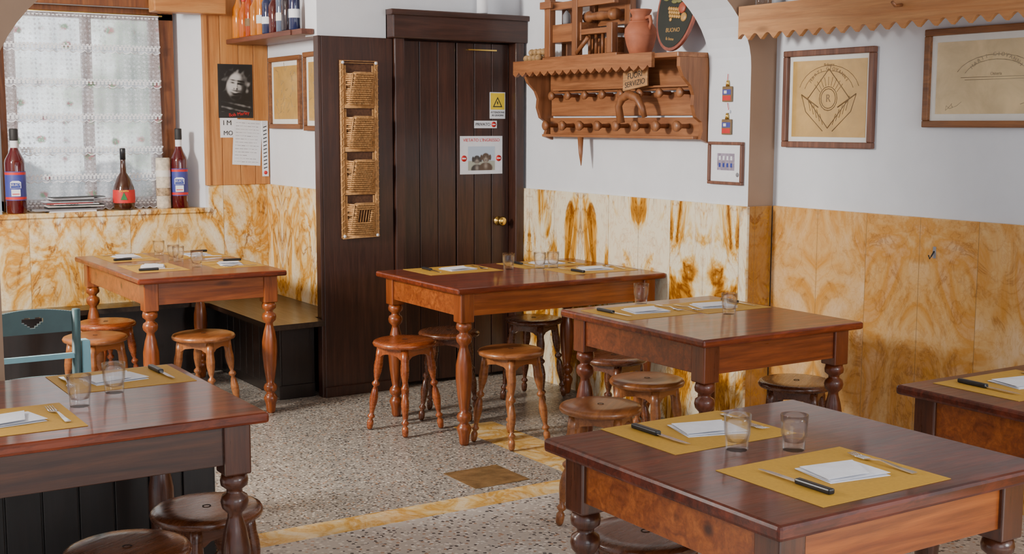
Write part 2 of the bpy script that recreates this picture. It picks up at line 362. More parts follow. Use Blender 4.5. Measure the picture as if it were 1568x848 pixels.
# wicker organizer
Mw=wallY(3.16,6.60,.91); W=.235; Hh=1.01
s=MB('wicker_wall_organizer'); 
s.box((-W/2,0,0.0005),(W/2,Hh,.004),plain('wicker_back',(.10,.04,.016),.7,var=.4,sc=80),0,Mw)
for r in (0,.012):
    x=W/2-.005-r;y0=.005+r;y1=Hh-.005-r
    s.tube([(-x,y0,.012),(x,y0,.012),(x,y1,.012),(-x,y1,.012),(-x,y0,.012)],.007,M_wick,8,Mw)
for k in range(26): 
    z=.02+k*.0388
    for sx in (-1,1): s.tube([(sx*(W/2+.002),z-.01,.014),(sx*(W/2-.02),z+.012,.018)],.004,M_wick,5,Mw)
for p in range(4):
    y0=.03+p*.245; ph=.165
    dw=.082
    for k in range(15):
        f=k/14; y=y0+f*ph; d=.02+.055*f; pts=[]
        for i in range(21):
            t=i/20; x=-dw+2*dw*t; dd=d*min(1,math.sin(math.pi*t)*2.2)+.003*math.cos(math.pi*(i+k))
            pts.append((x,y,.006+max(dd,0)))
        if p==0 and 5<k<12:
            s.tube(pts[:6],.0055,M_wick,6,Mw); s.tube(pts[-6:],.0055,M_wick,6,Mw)
        else: s.tube(pts,.0055,M_wick,6,Mw)
    s.tube([(-dw,y0+ph,.01),(-dw*.7,y0+ph+.004,.075),(dw*.7,y0+ph+.004,.075),(dw,y0+ph,.01)],.008,M_wick,8,Mw)
    for i in range(9):
        x=-dw*.8+i*dw*.2; s.tube([(x,y0-.005,.018),(x,y0+ph,.075)],.004,M_wick,5,Mw)
    for sx in (-1,1):
        for k in range(3): s.tube([(sx*(dw+.002+k*.007),y0,.012),(sx*(dw+.002+k*.007),y0+.215,.012)],.004,M_wick,5,Mw)
    for k in range(3): s.tube([(-W/2+.01,y0-.02+k*.009,.012),(W/2-.01,y0-.02+k*.009,.012)],.0055,M_wick,6,Mw)
for sx in (-1,1):
    for y in (.015,Hh-.015): s.lathe([(.009,.02),(.009,.024),(.001,.026)],M_white,Mw@T((sx*(W/2-.014),y,0)),12)
s.build()
# ------------------------------------------------------------------ bench
m=MB('corner_bench')
m.prism([(2.58,6.50),(2.90,6.52),(2.905,6.68),(3.10,6.68),(3.10,7.86),(1.0,7.86),(1.0,7.64),(2.50,7.64),(2.58,7.54)],.43,.46,M_seatb)
m.box((2.70,6.8,0),(3.10,7.86,.43),M_black); m.box((2.70,6.68,0),(2.90,6.80,.43),M_black)
for k in range(9): m.box((2.69,6.68+k*.107,.06),(2.70,6.68+k*.107+.1,.43),M_black,.003)
m.box((1.0,7.7,0),(2.70,7.86,.43),M_black)
m.box((2.68,6.67,0),(2.90,6.68,.08),M_black,.003)
m.build()
m=MB('wall_bench'); m.box((-.3,4.16,.43),(1.46,4.565,.46),M_seatb,.006); m.box((-.3,4.2,0),(1.44,4.56,.43),M_black)
for k in range(15): m.box((-.3+k*.116,4.19,.02),(-.3+k*.116+.11,4.2,.43),M_black,.003)
m.build()
# ------------------------------------------------------------------ window
m=MB('window_1'); y=8.03
for a,b in (((1.50,y,SZ),(1.60,y+.08,WT-.02)),((2.45,y,SZ),(2.56,y+.08,WT-.02)),((1.5,y,SZ),(2.56,y+.08,SZ+.07)),((1.5,y,WT-.07),(2.56,y+.08,WT))): m.box(a,b,M_wfr,.006)
m.box((1.995,y+.02,SZ+.05),(2.055,y+.07,WT-.04),M_wfr,.004)
m.box((2.40,y-.02,SZ+.02),(2.46,y+.03,WT-.03),M_wfr,.005)
m.build()
def lace():
    m,nt,b,o=newmat('lace'); nt.nodes.remove(b)
    v=mapping(nt)
    v1=mapping(nt,(34,1,34)); a1=N(nt,'ShaderNodeTexVoronoi'); a1.inputs['Scale'].default_value=1; a1.inputs['Randomness'].default_value=.25; L(nt,v1,a1.inputs['Vector'])
    dots=ramp(nt,a1.outputs['Distance'],[(.22,(1,1,1)),(.34,(0,0,0))])
    v3=mapping(nt,(120,1,120)); a3=N(nt,'ShaderNodeTexVoronoi'); a3.inputs['Scale'].default_value=1; L(nt,v3,a3.inputs['Vector'])
    net=ramp(nt,a3.outputs['Distance'],[(.25,(0,0,0)),(.5,(1,1,1))])
    n=noise(nt,v,5,3)
    mix=math_(nt,'ADD',math_(nt,'MULTIPLY',dots,.32),math_(nt,'MULTIPLY_ADD',net,.22,math_(nt,'MULTIPLY_ADD',n,.35,.18)))
    v2=mapping(nt,(7,1,9)); vf=N(nt,'ShaderNodeTexVoronoi'); vf.inputs['Scale'].default_value=1; vf.inputs['Randomness'].default_value=.35; L(nt,v2,vf.inputs['Vector'])
    fl_=ramp(nt,vf.outputs['Distance'],[(.15,(1,1,1)),(.26,(0,0,0))])
    mix=math_(nt,'MINIMUM',math_(nt,'ADD',mix,math_(nt,'MULTIPLY',fl_,.4)),.97)
    fc=mixc(nt,ramp(nt,noise(nt,v,45,1),[(.45,(0,0,0)),(.55,(1,1,1))]),(.55,.16,.18),(.20,.38,.20))
    col=mixc(nt,math_(nt,'MULTIPLY',fl_,.8),(.86,.88,.95),fc)
    df=N(nt,'ShaderNodeBsdfDiffuse'); tr=N(nt,'ShaderNodeBsdfTranslucent'); tp=N(nt,'ShaderNodeBsdfTransparent')
    L(nt,col,df.inputs[0]); L(nt,col,tr.inputs[0])
    a=N(nt,'ShaderNodeMixShader'); a.inputs[0].default_value=.45; L(nt,df.outputs[0],a.inputs[1]); L(nt,tr.outputs[0],a.inputs[2])
    c=N(nt,'ShaderNodeMixShader'); L(nt,mix,c.inputs[0]); L(nt,tp.outputs[0],c.inputs[1]); L(nt,a.outputs[0],c.inputs[2]); L(nt,c.outputs[0],o.inputs[0]); return m
M_lace=lace()
M_laceb=plain('lace_trim',(.92,.94,1.0),.8,var=.05,sc=60)
m=MB('lace_curtain'); tiers=[2.225,2.03,1.82,1.61,1.41,1.245]
x0,x1=1.53,2.455; nx=200
for ti in range(6):
    zt=tiers[ti]; zb=(tiers+[1.075])[ti+1]-.03
    rows=8; vs=[];fs=[]
    fy=lambda t,f: 8.0+.008*math.sin(t*60+ti)*(.4+f)-.014*f+.005*math.sin(t*23+ti*2)
    for j in range(rows+1):
        for i in range(nx+1):
            t=i/nx; x=x0+(x1-x0)*t; f=j/rows
            z=zt+(zb-zt)*f
            if j==rows: z-=.012*abs(math.sin(t*math.pi*20))
            vs.append((x,fy(t,f),z))
    for j in range(rows):
        for i in range(nx):
            a=j*(nx+1)+i; fs.append([a,a+1,a+nx+2,a+nx+1])
    m.add(vs,fs,M_lace,True)
    m.tube([(x0+(x1-x0)*i/200,fy(i/200,1)-.002,zb-.012*abs(math.sin(i/200*math.pi*20))) for i in range(201)],.003,M_laceb,5)
    m.tube([(x0+(x1-x0)*i/100,7.981,zt-.002) for i in range(101)],.0035,M_laceb,5)
    for k,zz in enumerate((zt-.018,zb+.022,zb+.036)):
        for q in range(40):
            xa=x0+(x1-x0)*q/40+(.011 if k==2 else 0)
            m.box((xa,7.972,zz-.004),(xa+.013,7.975,zz+.004),M_laceb)
m.tube([(1.5,8.0,2.228),(2.48,8.0,2.228)],.006,M_brass,8)
m.build()
def hedgem():
    m,nt,b,o=newmat('hedge'); v=mapping(nt); a=noise(nt,v,1.3,2); c=noise(nt,v,9,5,.65)
    f=math_(nt,'ADD',math_(nt,'MULTIPLY',a,.8),math_(nt,'MULTIPLY',c,.2))
    L(nt,ramp(nt,f,[(.38,(.10,.14,.10)),(.47,(.32,.38,.29)),(.54,(.66,.70,.68)),(.7,(.85,.9,.95))]),b.inputs['Base Color']); b.inputs['Roughness'].default_value=.9; return m
M_hedge=hedgem()
m=MB('garden_hedge')
vs=[];fs=[];nx=50;nz=30
for j in range(nz+1):
    for i in range(nx+1): vs.append((-2+7*i/nx,9.6+.06*math.sin(i*1.3)*math.sin(j*1.1),-.5+4*j/nz))
for j in range(nz):
    for i in range(nx): a=j*(nx+1)+i; fs.append([a,a+1,a+nx+2,a+nx+1])
m.add(vs,fs,M_hedge,True); m.build()
m=MB('trim_6'); xs=[2.70,2.80,2.92,3.02,3.118]
for a,b in zip(xs,xs[1:]): m.box((a+.001,YA-.028,1.17),(b-.001,YA,CZ),M_pine,.003)
m.box((2.69,YA-.04,1.17),(2.715,YA+.02,CZ),M_pine,.003)
m.build()
m=MB('trim_7'); m.box((2.35,YA-.16,2.235),(2.80,YA-.04,2.36),M_pineX,.006); m.box((1.3,YA-.03,2.262),(2.69,YA,2.33),M_wfr,.004); m.build()
# portrait poster (smooth greyscale print)
_r=random.Random(3); _ph=[(_r.uniform(0,6.28),_r.uniform(-26,26),_r.uniform(-26,26)) for _ in range(9)]
def portrait(u,v):
    x=(u-.02)*.60; y=(v-.08)*.86
    ca,sa=math.cos(.16),math.sin(.16); x,y=x*ca-y*sa,x*sa+y*ca
    e=math.hypot(x/(.33-.10*max(0,-y)),(y-.02)/.50)
    face=1/(1+math.exp((e-1)*20))
    b=.60+.35*g(x,y,-.12,.10,.26,.40)-.55/(1+math.exp(-(x-.13)*20))
    b+=.30*g(x,y,-.04,.36,.20,.08)
    for sx in (-.135,.125):
        b-=.85*g(x,y,sx,.13,.085,.035); b-=.85*g(x,y,sx,.225,.11,.026); b+=.25*g(x,y,sx,.06,.06,.025)
    b-=.35*g(x,y,.055,.06,.03,.16); b+=.40*g(x,y,-.01,.0,.035,.12)
    b-=.75*g(x,y,-.05,-.075,.035,.022); b-=.75*g(x,y,.05,-.075,.035,.022)
    b+=.35*g(x,y,-.17,-.04,.07,.07); b+=.30*g(x,y,.18,-.03,.05,.07)
    b-=.55*g(x,y,0,-.135,.14,.022)
    m_=g(x,y+.5*x*x,0,-.215,.15,.05); b-=.95*m_; b+=1.3*g(x,y-.9*x*x,0,-.212,.10,.024)
    b-=.75*g(x,y,0,-.40,.20,.10); b-=.45*g(x,y,0,-.29,.10,.025)
    b=b*face
    n_=sum(math.sin(p1+x*f1+y*f2+1.5*math.sin(x*f2*.6+p1)) for p1,f1,f2 in _ph)/3.2
    R=math.hypot(x*1.05,(y-.12)*.95); lump=.56+.04*math.sin(9*math.atan2(y-.1,x))+.03*math.sin(17*math.atan2(y-.1,x)+1)
    hm=(1/(1+math.exp((R-lump)*40)))*(1-face)*(1 if y>-.30 else .3)
    b+=hm*max(0,.06+.38*n_)*(1 if x<0 else .7)
    if v<-.5: b+=(1-face)*max(0,.30*math.sin(u*4+v*26)+.1*n_)*min(1,(-.5-v)*5)*(.9 if abs(u)<.9 else .3)
    b=max(0,min(1,b)); b=b*b*(3-2*b)
    return .012+.60*b
Mp=wallY(2.895,YA-.029,1.767); s=MB('portrait_poster'); s.box((-.115,-.17,0),(.115,.17,.002),M_ink,0,Mp)
s.image(portrait,.215,.295,110,150,.0024,M_print,Mp@T((0,.016,0)))
s.text('Bob Marley',.030,M_red,Mp@T((.02,-.145,.004))@RZ(.12)); s.build()
def paper(name,Mq,w,h,lines,seed=0,mt=None):
    s=MB(name); s.box((-w/2,-h/2,0),(w/2,h/2,.0012),mt or M_white,0,Mq); r=random.Random(seed)
    for k in range(lines):
        y=h/2-h*(k+1)/(lines+1); x=-w*.42
        while x<w*.36:
            l=r.uniform(.008,.03); s.box((x,y-.0012+r.uniform(-.001,.001),.0012),(min(x+l,w*.42),y+.0012,.0018),M_inkg,0,Mq); x+=l+.005
            if k>1 and r.random()<.06: break
    return s
Mq=wallY(2.845,YA-.029,1.535); s=paper('pinned_note',Mq,.115,.125,0)
s.text('I M',.045,M_ink,Mq@T((-.01,.03,.002))); s.text('MOJ',.04,M_ink,Mq@T((.0,-.035,.002))); s.build()
paper('handwritten_menu',wallY(2.965,YA-.0305,1.44)@RZ(-.06),.19,.29,13,3).build()
Mq=wallY(3.085,YA-.030,1.40); s=MB('thermometer_strip'); s.box((-.022,-.18,0),(.022,.18,.006),M_white,.003,Mq)
for k in range(12): s.prism([(-.012,-.13+k*.024),(.012,-.122+k*.024),(.012,-.116+k*.024),(-.012,-.124+k*.024)],.006,.007,M_ink,Mq)
s.lathe([(.012,.006),(.012,.008)],M_red,Mq@T((0,-.155,0)),14); s.build()
m=MB('bottle_shelf'); m.box((2.84,6.81,2.06),(3.119,YA-.03,2.09),wood('shelf_wood',(.10,.03,.02),(.2,.07,.04),'Y',.35),.004)
m.box((2.85,6.67,2.06),(2.925,6.81,2.09),bpy.data.materials['shelf_wood'],.003)
m.build()
amber=[(.80,.24,.008),(.70,.14,.006),(.50,.06,.004),(.60,.20,.02)]; darkc=[(.03,.02,.03),(.02,.03,.10),(.10,.012,.012),(.12,.16,.25)]
def bottle(name,loc,col,h=.30,r=.036,label=None,cap=M_blue,txt=None,neck=None,tr=.1):
    g_,nt,b,o=newmat(name+'_liquid'); b.inputs['Roughness'].default_value=.08; b.inputs['Coat Weight'].default_value=.8
    L(nt,ramp(nt,noise(nt,mapping(nt),9),[(.3,tuple(x*.75 for x in col)),(.7,col)]),b.inputs['Base Color']); b.inputs['Transmission Weight'].default_value=tr
    s=MB(name); hs=h*.60
    s.lathe([(r*.9,0),(r,.006),(r,hs),(r*.92,hs+h*.04),(r*.55,hs+h*.12),(r*.36,hs+h*.18),(r*.33,h*.9),(r*.38,h*.905),(r*.38,h*.93)],g_,None,24)
    s.lathe([(r*.40,h*.86),(r*.42,h*.87),(r*.42,h*.99),(r*.38,h)],cap,None,20)
    if neck: s.lathe([(r*.375,h*.76),(r*.385,h*.86)],neck,None,20,cap=False)
    if label:
        a0,a1=(.16,.50) if txt else (.20,.34)
        s.lathe([(r*1.012,h*a0),(r*1.012,h*a1)],label,None,24,cap=False)
        if txt:
            a=math.atan2(-loc[1],-loc[0]); Mt=RZ(a+math.pi/2)@wallY(0,-r*1.02,h*.33)
            s.prism([(-.03,-.012),(.03,-.012),(.03,.022),(.018,.030),(-.018,.030),(-.03,.022)],-.012,.001,M_white,Mt); s.box((-.027,-.010,-.01),(.027,.018,.0015),M_blue,0,Mt); s.text(txt,.02,M_white,Mt@T((0,.006,.002)),sx=.85)
            s.box((-.025,-.06,-.01),(.025,-.02,.001),M_white,0,Mt); s.box((-.02,-.05,-.01),(.02,-.045,.0015),M_red,0,Mt)
            s.lathe([(r*1.02,h*.17),(r*1.02,h*.2)],M_red,None,24,cap=False); s.lathe([(r*1.02,h*.46),(r*1.02,h*.49)],M_red,None,24,cap=False)
    return s.build(loc)
yb=7.77
for i in range(10):
    c=amber[i%4] if i<5 else darkc[i%4]
    bottle('liquor_bottle',(2.895,yb,2.091),c,[.30,.26,.33,.28,.35][i%5],[.038,.034,.030,.036,.033][i%5],[M_cream,M_white,M_inkb,M_cream][i%4] if i in (2,4,5,7,9) else None,[M_ink,M_red][i%2]); yb-=.10
M_sel=plain('label_select',(.05,.06,.30),.5)
bottle('aperitif_bottle',(1.545,7.90,SZ),(.10,.004,.008),.50,.058,M_sel,M_ink,'SELECT',neck=M_white)
bottle('aperitif_bottle',(2.53,7.90,SZ),(.10,.004,.008),.50,.052,M_sel,M_ink,'SELECT',neck=M_white)
m=MB('grappa_bottle'); gb=plain('bottle_brown',(.05,.015,.008),.12,coat=.6)
m.lathe([(.05,0),(.062,.01),(.066,.08),(.062,.14),(.045,.19),(.02,.23),(.016,.30),(.015,.34)],gb,None,24)
m.lathe([(.0175,.31),(.0175,.375),(.015,.38)],M_hand,None,16)
m.lathe([(.0665,.045),(.0675,.08),(.0655,.125)],M_red,None,24,cap=False)
a=math.atan2(-7.88,-2.2); Mt=RZ(a+math.pi/2)@wallY(0,-.069,.085); m.prism([(-.02,-.02),(.02,-.02),(0,.028)],-.002,.001,plain('tree_green',(.02,.18,.05),.5),Mt); m.text('GRAPPA',.016,M_yel,Mt@T((0,.033,.0)))
m.build((2.18,7.905,SZ))
m=MB('pillar_candle'); cc=plain('candle_ivory',(.62,.54,.42),.6,var=.3,sc=40); m.lathe([(.042,0),(.044,.01),(.044,.31),(.040,.318),(.012,.315)],cc,None,24)
m.lathe([(.0455,.08),(.0455,.13)],plain('candle_decor',(.4,.28,.16),.6,var=.6,sc=60),None,24,cap=False); m.lathe([(.0455,.2),(.0455,.24)],M_cream,None,24,cap=False); m.tube([(0,0,.31),(.002,0,.335)],.002,M_ink,5)
m.build((2.43,7.91,SZ))
m=MB('magazine_stack'); r=random.Random(5); z=0
for k in range(13):
    c=[M_white,M_inkg,M_ink,M_cream,M_ink,M_white,M_red,M_inkg,M_white,M_ink,M_inkg,M_white,M_ink][k]; h=r.choice((.004,.006,.010)); wx=r.uniform(.12,.20)
    m.box((-wx,-.055,z),(wx,.045,z+h),c,.001,T((r.uniform(-.05,.05),r.uniform(-.01,.01),0))@RZ(r.uniform(-.09,.09))); z+=h+.0008
m.text('REPORT',.02,M_ink,wallY(-.02,-.068,.045))
m.build((1.87,7.90,SZ))
# ------------------------------------------------------------------ picture frames
def antique(name,warm):
    m,nt,b,o=newmat(name); v=mapping(nt); f=noise(nt,v,7,5,.6,.5)
    L(nt,ramp(nt,f,[(.3,tuple(x*.75 for x in warm)),(.6,warm),(.75,tuple(x*1.15 for x in warm))]),b.inputs['Base Color']); b.inputs['Roughness'].default_value=.25; b.inputs['Coat Weight'].default_value=.5; return m
M_old=antique('old_print',(.60,.36,.10)); M_old2=antique('old_print_pale',(.68,.52,.28))
def picture(name,Mq,w,h,fw,frame,mat_w,inner,depth=.025,art=0):
    s=MB(name)
    s.box((-w/2,-h/2,.002),(w/2,-h/2+fw,depth),frame,.004,Mq); s.box((-w/2,h/2-fw,.002),(w/2,h/2,depth),frame,.004,Mq)
    s.box((-w/2,-h/2+fw,.002),(-w/2+fw,h/2-fw,depth),frame,.004,Mq); s.box((w/2-fw,-h/2+fw,.002),(w/2,h/2-fw,depth),frame,.004,Mq)
    s.box((-w/2+fw,-h/2+fw,.002),(w/2-fw,h/2-fw,.010),M_cream,0,Mq)
    a=w/2-fw-mat_w; b=h/2-fw-mat_w; s.box((-a,-b,.010),(a,b,.0115),inner,0,Mq)
    def ln(p,q,t=.0016,mt=None): 
        s.tube([(*p,.0118),(*q,.0118)],t,mt or M_inkb,4,Mq)
    if art==1:
        R=.13; P=[(0,R*1.05),(R,.0),(0,-R*1.05),(-R,0)]
        for k in range(4): ln(P[k],P[(k+1)%4],.0022)
        for rr in (.045,.055): 
            c=[(rr*math.cos(t*.3927),rr*math.sin(t*.3927)) for t in range(17)]
            for k in range(16): ln(c[k],c[k+1],.0018)
        for k in range(9):
            t=math.radians(30+k*15); ln((.06*math.cos(t),.06*math.sin(t)),(.10*math.cos(t),.03+.07*math.sin(t)),.0012)
        for k in range(12):
            t0=math.radians(15+k*12.5); t1=math.radians(27.5+k*12.5)
            for RR in (.135,.165): ln((RR*1.15*math.cos(t0),RR*.8*math.sin(t0)+.02),(RR*1.15*math.cos(t1),RR*.8*math.sin(t1)+.02),.0012)
        for sx in (-1,1):
            ln((sx*.06,-.04),(sx*.17,.02),.003); ln((sx*.17,.02),(sx*.14,-.06),.002); ln((sx*.14,-.06),(sx*.03,-.15),.002)
            for k in range(5): ln((sx*(.03+.02*k),-.12+.016*k),(sx*(.05+.02*k),-.07+.02*k),.0015)
        s.arctext('MARTI GIOVANNI',.022,M_inkb,Mq@T((0,.0,.012)),.138,2.5,.64); s.text('R',.05,M_inkb,Mq@T((0,0,.012))); s.text('Bologna',.02,M_inkb,Mq@T((0,.155,.012)))
    if art==2:
        for k in range(10):
            t0=math.radians(20+k*14); t1=math.radians(34+k*14)
            for q in (1,1.25): ln((.16*q*math.cos(t0)-.05,.08*q*math.sin(t0)-.01),(.16*q*math.cos(t1)-.05,.08*q*math.sin(t1)-.01),.0012,M_inkl)
        s.arctext('MARTI GIOVANNI',.022,M_inkl,Mq@T((-.05,-.075,.012)),.165,2.35,.8)
        ln((-.22,.0),(.13,.0),.001,M_inkl); ln((-.2,-.01),(.11,-.01),.001,M_inkl)
        s.text('Osteria',.018,M_inkl,Mq@T((-.05,.012,.012)))
        r=random.Random(2); 
        for c_ in range(5):
            px,py=r.uniform(-a*.8,a*.8),r.uniform(-b*.8,-.02)
            for k in range(9):
                qx,qy=px+r.uniform(-.04,.045),py+r.uniform(-.02,.02); qx=max(-a*.95,min(a*.95,qx)); qy=max(-b*.9,min(0,qy)); ln((px,py),(qx,qy),.0008,M_inkl); px,py=qx,qy
    if art==3:
        r=random.Random(w)
        for k in range(40):
            x=r.uniform(-a*.8,a*.8);y=r.uniform(-b*.85,b*.85); ln((x,y),(x+r.uniform(-.04,.04),y+r.uniform(-.05,.05)),.0012,M_inkl)
    return s.build()
picture('framed_print',wallX(4.43,4.215,1.685),.56,.455,.028,M_frame,.022,M_old,.03,1)
picture('framed_print',wallX(4.43,3.26,1.76),.80,.41,.028,M_frame2,.028,M_old2,.03,2)
picture('framed_print',wallX(3.12,7.545,1.755),.50,.45,.03,M_frame2,.03,M_old,.025,3)
picture('framed_print',wallX(3.12,7.03,1.755),.42,.47,.03,M_frame2,.03,M_old,.025,3)
Mq=wallX(4.265,4.725,1.375); s=MB('framed_photo'); 
for a,b in (((-.125,-.105,.001),(.125,-.090,.02)),((-.125,.09,.001),(.125,.105,.02)),((-.125,-.09,.001),(-.11,.09,.02)),((.11,-.09,.001),(.125,.09,.02))): s.box(a,b,M_frame,.003,Mq)
s.box((-.11,-.09,.002),(.11,.09,.008),M_white,0,Mq); s.box((-.062,-.035,.008),(.062,.048,.009),plain('photo_brick',(.30,.25,.33),.5,var=.4,sc=60),0,Mq)
for i in range(4):
    for j in range(2): s.box((-.05+i*.028,-.02+j*.035,.009),(-.037+i*.028,.0+j*.035,.0095),M_white if j else M_blue,0,Mq)
s.lathe([(.011,.008),(.011,.009)],M_inkg,Mq@T((.085,-.055,0)),14); s.build()
Mq=wallX(4.265,4.725,1.70); s=MB('hanging_ornament')
s.tube([(0,.11,.006),(-.006,.07,.006),(0,.04,.006)],.0015,M_red,5,Mq); s.tube([(0,-.03,.006),(.008,-.06,.006),(0,-.09,.006)],.0015,M_red,5,Mq)
for y in (.01,-.15):
    s.box((-.034,y-.035,.002),(.034,y+.04,.012),M_inkb,.003,Mq); s.box((-.029,y-.028,.012),(.029,y-.005,.013),M_red,0,Mq); s.box((-.029,y,.012),(.029,y+.025,.013),M_sel,0,Mq); s.box((-.02,y+.005,.013),(.0,y+.02,.0135),M_cream,0,Mq)
    s.lathe([(.01,.0),(.008,.022),(.004,.03)],M_brass,Mq@T((0,y+.04,.007))@RX(-math.pi/2),10)
s.box((-.02,-.08,.002),(.02,-.065,.01),M_white,.002,Mq); s.build()
Mq=wallX(4.412,3.57,1.02); s=MB('coat_hook'); s.box((-.008,-.02,0),(.008,.03,.003),M_inkg,.002,Mq); s.tube([(0,.01,.003),(0,-.01,.02),(0,-.02,.03),(0,-.005,.038)],.003,M_ink,8,Mq); s.build()
# ------------------------------------------------------------------ scalloped shelf (right)
m=MB('scalloped_shelf')
m.box((4.18,-.5,2.075),(4.43,4.552,2.10),M_pineY,.004)
yv=4.552; pts=[]
while yv>-.5:
    for t in range(7):
        a=t/6; pts.append((yv-.062*a,1.965+.022*math.sin(math.pi*a)))
    pts.append((yv-.072,1.957)); pts.append((yv-.080,1.965)); yv-=.082
poly=[(y,z) for y,z in pts if y>-.5]+[(-.5,2.115),(4.552,2.115)]
MY=Matrix(((0,0,1,0),(1,0,0,0),(0,1,0,0),(0,0,0,1)))
m.prism(poly,4.16,4.182,M_pineY,MY)
m.tube([(4.158,3.58,2.05),(4.12,3.58,2.045),(4.10,3.58,2.06)],.007,M_rackZ,8)
m.build()
# ------------------------------------------------------------------ tableware
def tumbler():
    s=MB('water_glass'); sg=24
    outer=[(.026,0),(.0275,.003),(.0285,.03),(.0315,.040),(.033,.07),(.034,.088)]
    inner=[(.0325,.088),(.031,.068),(.0285,.042),(.024,.022),(.001,.016)]
    vs=[];fs=[]; prof=outer+inner
    for j,(r,z) in enumerate(prof):
        for i in range(sg):
            t=2*math.pi*i/sg; rr=r*(1-.06*(i%2)) if j<3 else r
            vs.append((rr*math.cos(t),rr*math.sin(t),z))
    for j in range(len(prof)-1):
        for i in range(sg): a=j*sg+i;b=j*sg+(i+1)%sg; fs.append([a,b,b+sg,a+sg])
    fs.append(list(range(sg))[::-1]); fs.append([(len(prof)-1)*sg+i for i in range(sg)])
    s.add(vs,fs,M_glass,True); return s.build((0,0,-50))
G0=tumbler(); firstG=[True]
def glass(x,y,z):
    if firstG[0]: G0.location=(x,y,z); firstG[0]=False; return G0
    return inst(G0,'water_glass',(x,y,z),random.random()*3)
def fork_mesh():
    s=MB('fork'); pts=[(0,-.10,.004),(0,-.06,.005),(0,0,.010),(0,.03,.006),(0,.045,.004)]
    w=[.008,.006,.003,.004,.011]
    vs=[];fs=[]
    for (x,y,z),ww in zip(pts,w): vs+=[(-ww,y,z),(ww,y,z),(ww,y,z-.0025),(-ww,y,z-.0025)]
    for j in range(4):
        for k in range(4): a=j*4+k;b=j*4+(k+1)%4; fs.append([a,b,b+4,a+4])
    fs+= [[0,1,2,3],[16,17,18,19]]; s.add(vs,fs,M_metal)
    for k in range(4):
        x=-.0095+k*.0063; s.tube([(x,.043,.003),(x,.07,.0035),(x,.095,.007)],[.002,.0018,.001],M_metal,6)
    return s.build((0,0,-50))
def knife_mesh():
    s=MB('table_knife'); s.box((-.009,-.115,.0),(.009,-.01,.013),M_hand,.004)
    s.prism([(-.007,-.012),(.006,-.012),(.007,.07),(.002,.10),(-.004,.108),(-.006,.08)],.004,.0055,M_metal)
    return s.build((0,0,-50))
F0=fork_mesh();K0=knife_mesh(); fk=[True,True]
def place(o,i,name,loc,rot):
    if fk[i]: o.location=loc;o.rotation_euler=(0,0,rot);fk[i]=False;return o
    return inst(o,name,loc,rot)
def setting(x,y,z,rot=0,w=.40,h=.30,facing=1,ko=-.13,nr=None):
    r=random.Random(int(x*1000+y*77))
    R=RZ(rot)
    def P(u,v): p=R@Vector((u,v,0)); return x+p.x,y+p.y
    s=MB('placemat'); s.box((-w/2,-h/2,0),(w/2,h/2,.0012),M_mat); s.build((x,y,z+.0003),rot)
    s=MB('napkin')
    def sheet(poly,z0,tilt):
        # finely divided, gently crumpled sheet over a quad outline
        n=10; P4=[Vector((px,py)) for px,py in poly]; vs=[];fs=[]
        for lay in (0,1):
            for j in range(n+1):
                for i in range(n+1):
                    u,v=i/n,j/n; q=(P4[0]*(1-u)+P4[1]*u)*(1-v)+(P4[3]*(1-u)+P4[2]*u)*v
                    zz=z0+lay*.001+tilt*(q.x+.1)+.0012*(1+math.sin(u*7+z0*900)*math.sin(v*6+z0*500))*min(u,1-u,v,1-v)*4
                    vs.append((q.x,q.y,zz))
        N1=(n+1)**2
        for j in range(n):
            for i in range(n):
                a=j*(n+1)+i; fs.append([a,a+1,a+n+2,a+n+1]); fs.append([N1+a,N1+a+n+1,N1+a+n+2,N1+a+1])
        rim=[i for i in range(n)]+[j*(n+1)+n for j in range(n)]+[n*(n+1)+i for i in range(n,0,-1)]+[j*(n+1) for j in range(n,0,-1)]
        for a,b in zip(rim,rim[1:]+rim[:1]): fs.append([a,b,N1+b,N1+a])
        s.add(vs,fs,M_nap)
    sheet([(-.08,-.065),(.085,-.07),(.09,.055),(-.075,.065)],0,0); sheet([(-.075,-.06),(.088,-.066),(.08,.05),(-.08,.06)],.0026,.014); sheet([(-.078,-.055),(.03,-.062),(.065,.035),(-.07,.055)],.006,.04)
    kk=1 if ko<0 else -1
    px,py=P(.025*kk,0); s.build((px,py,z+.0022),rot+(nr if nr is not None else r.uniform(-.25,.25)))
    px,py=P(ko,.0); place(K0,1,'table_knife',(px,py,z+.002),rot+(math.pi if facing>0 else 0)+r.uniform(-.08,.08))
    px,py=P(.16*kk,.0); place(F0,0,'fork',(px,py,z+.002),rot+(math.pi if facing>0 else 0)+r.uniform(-.12,.12))
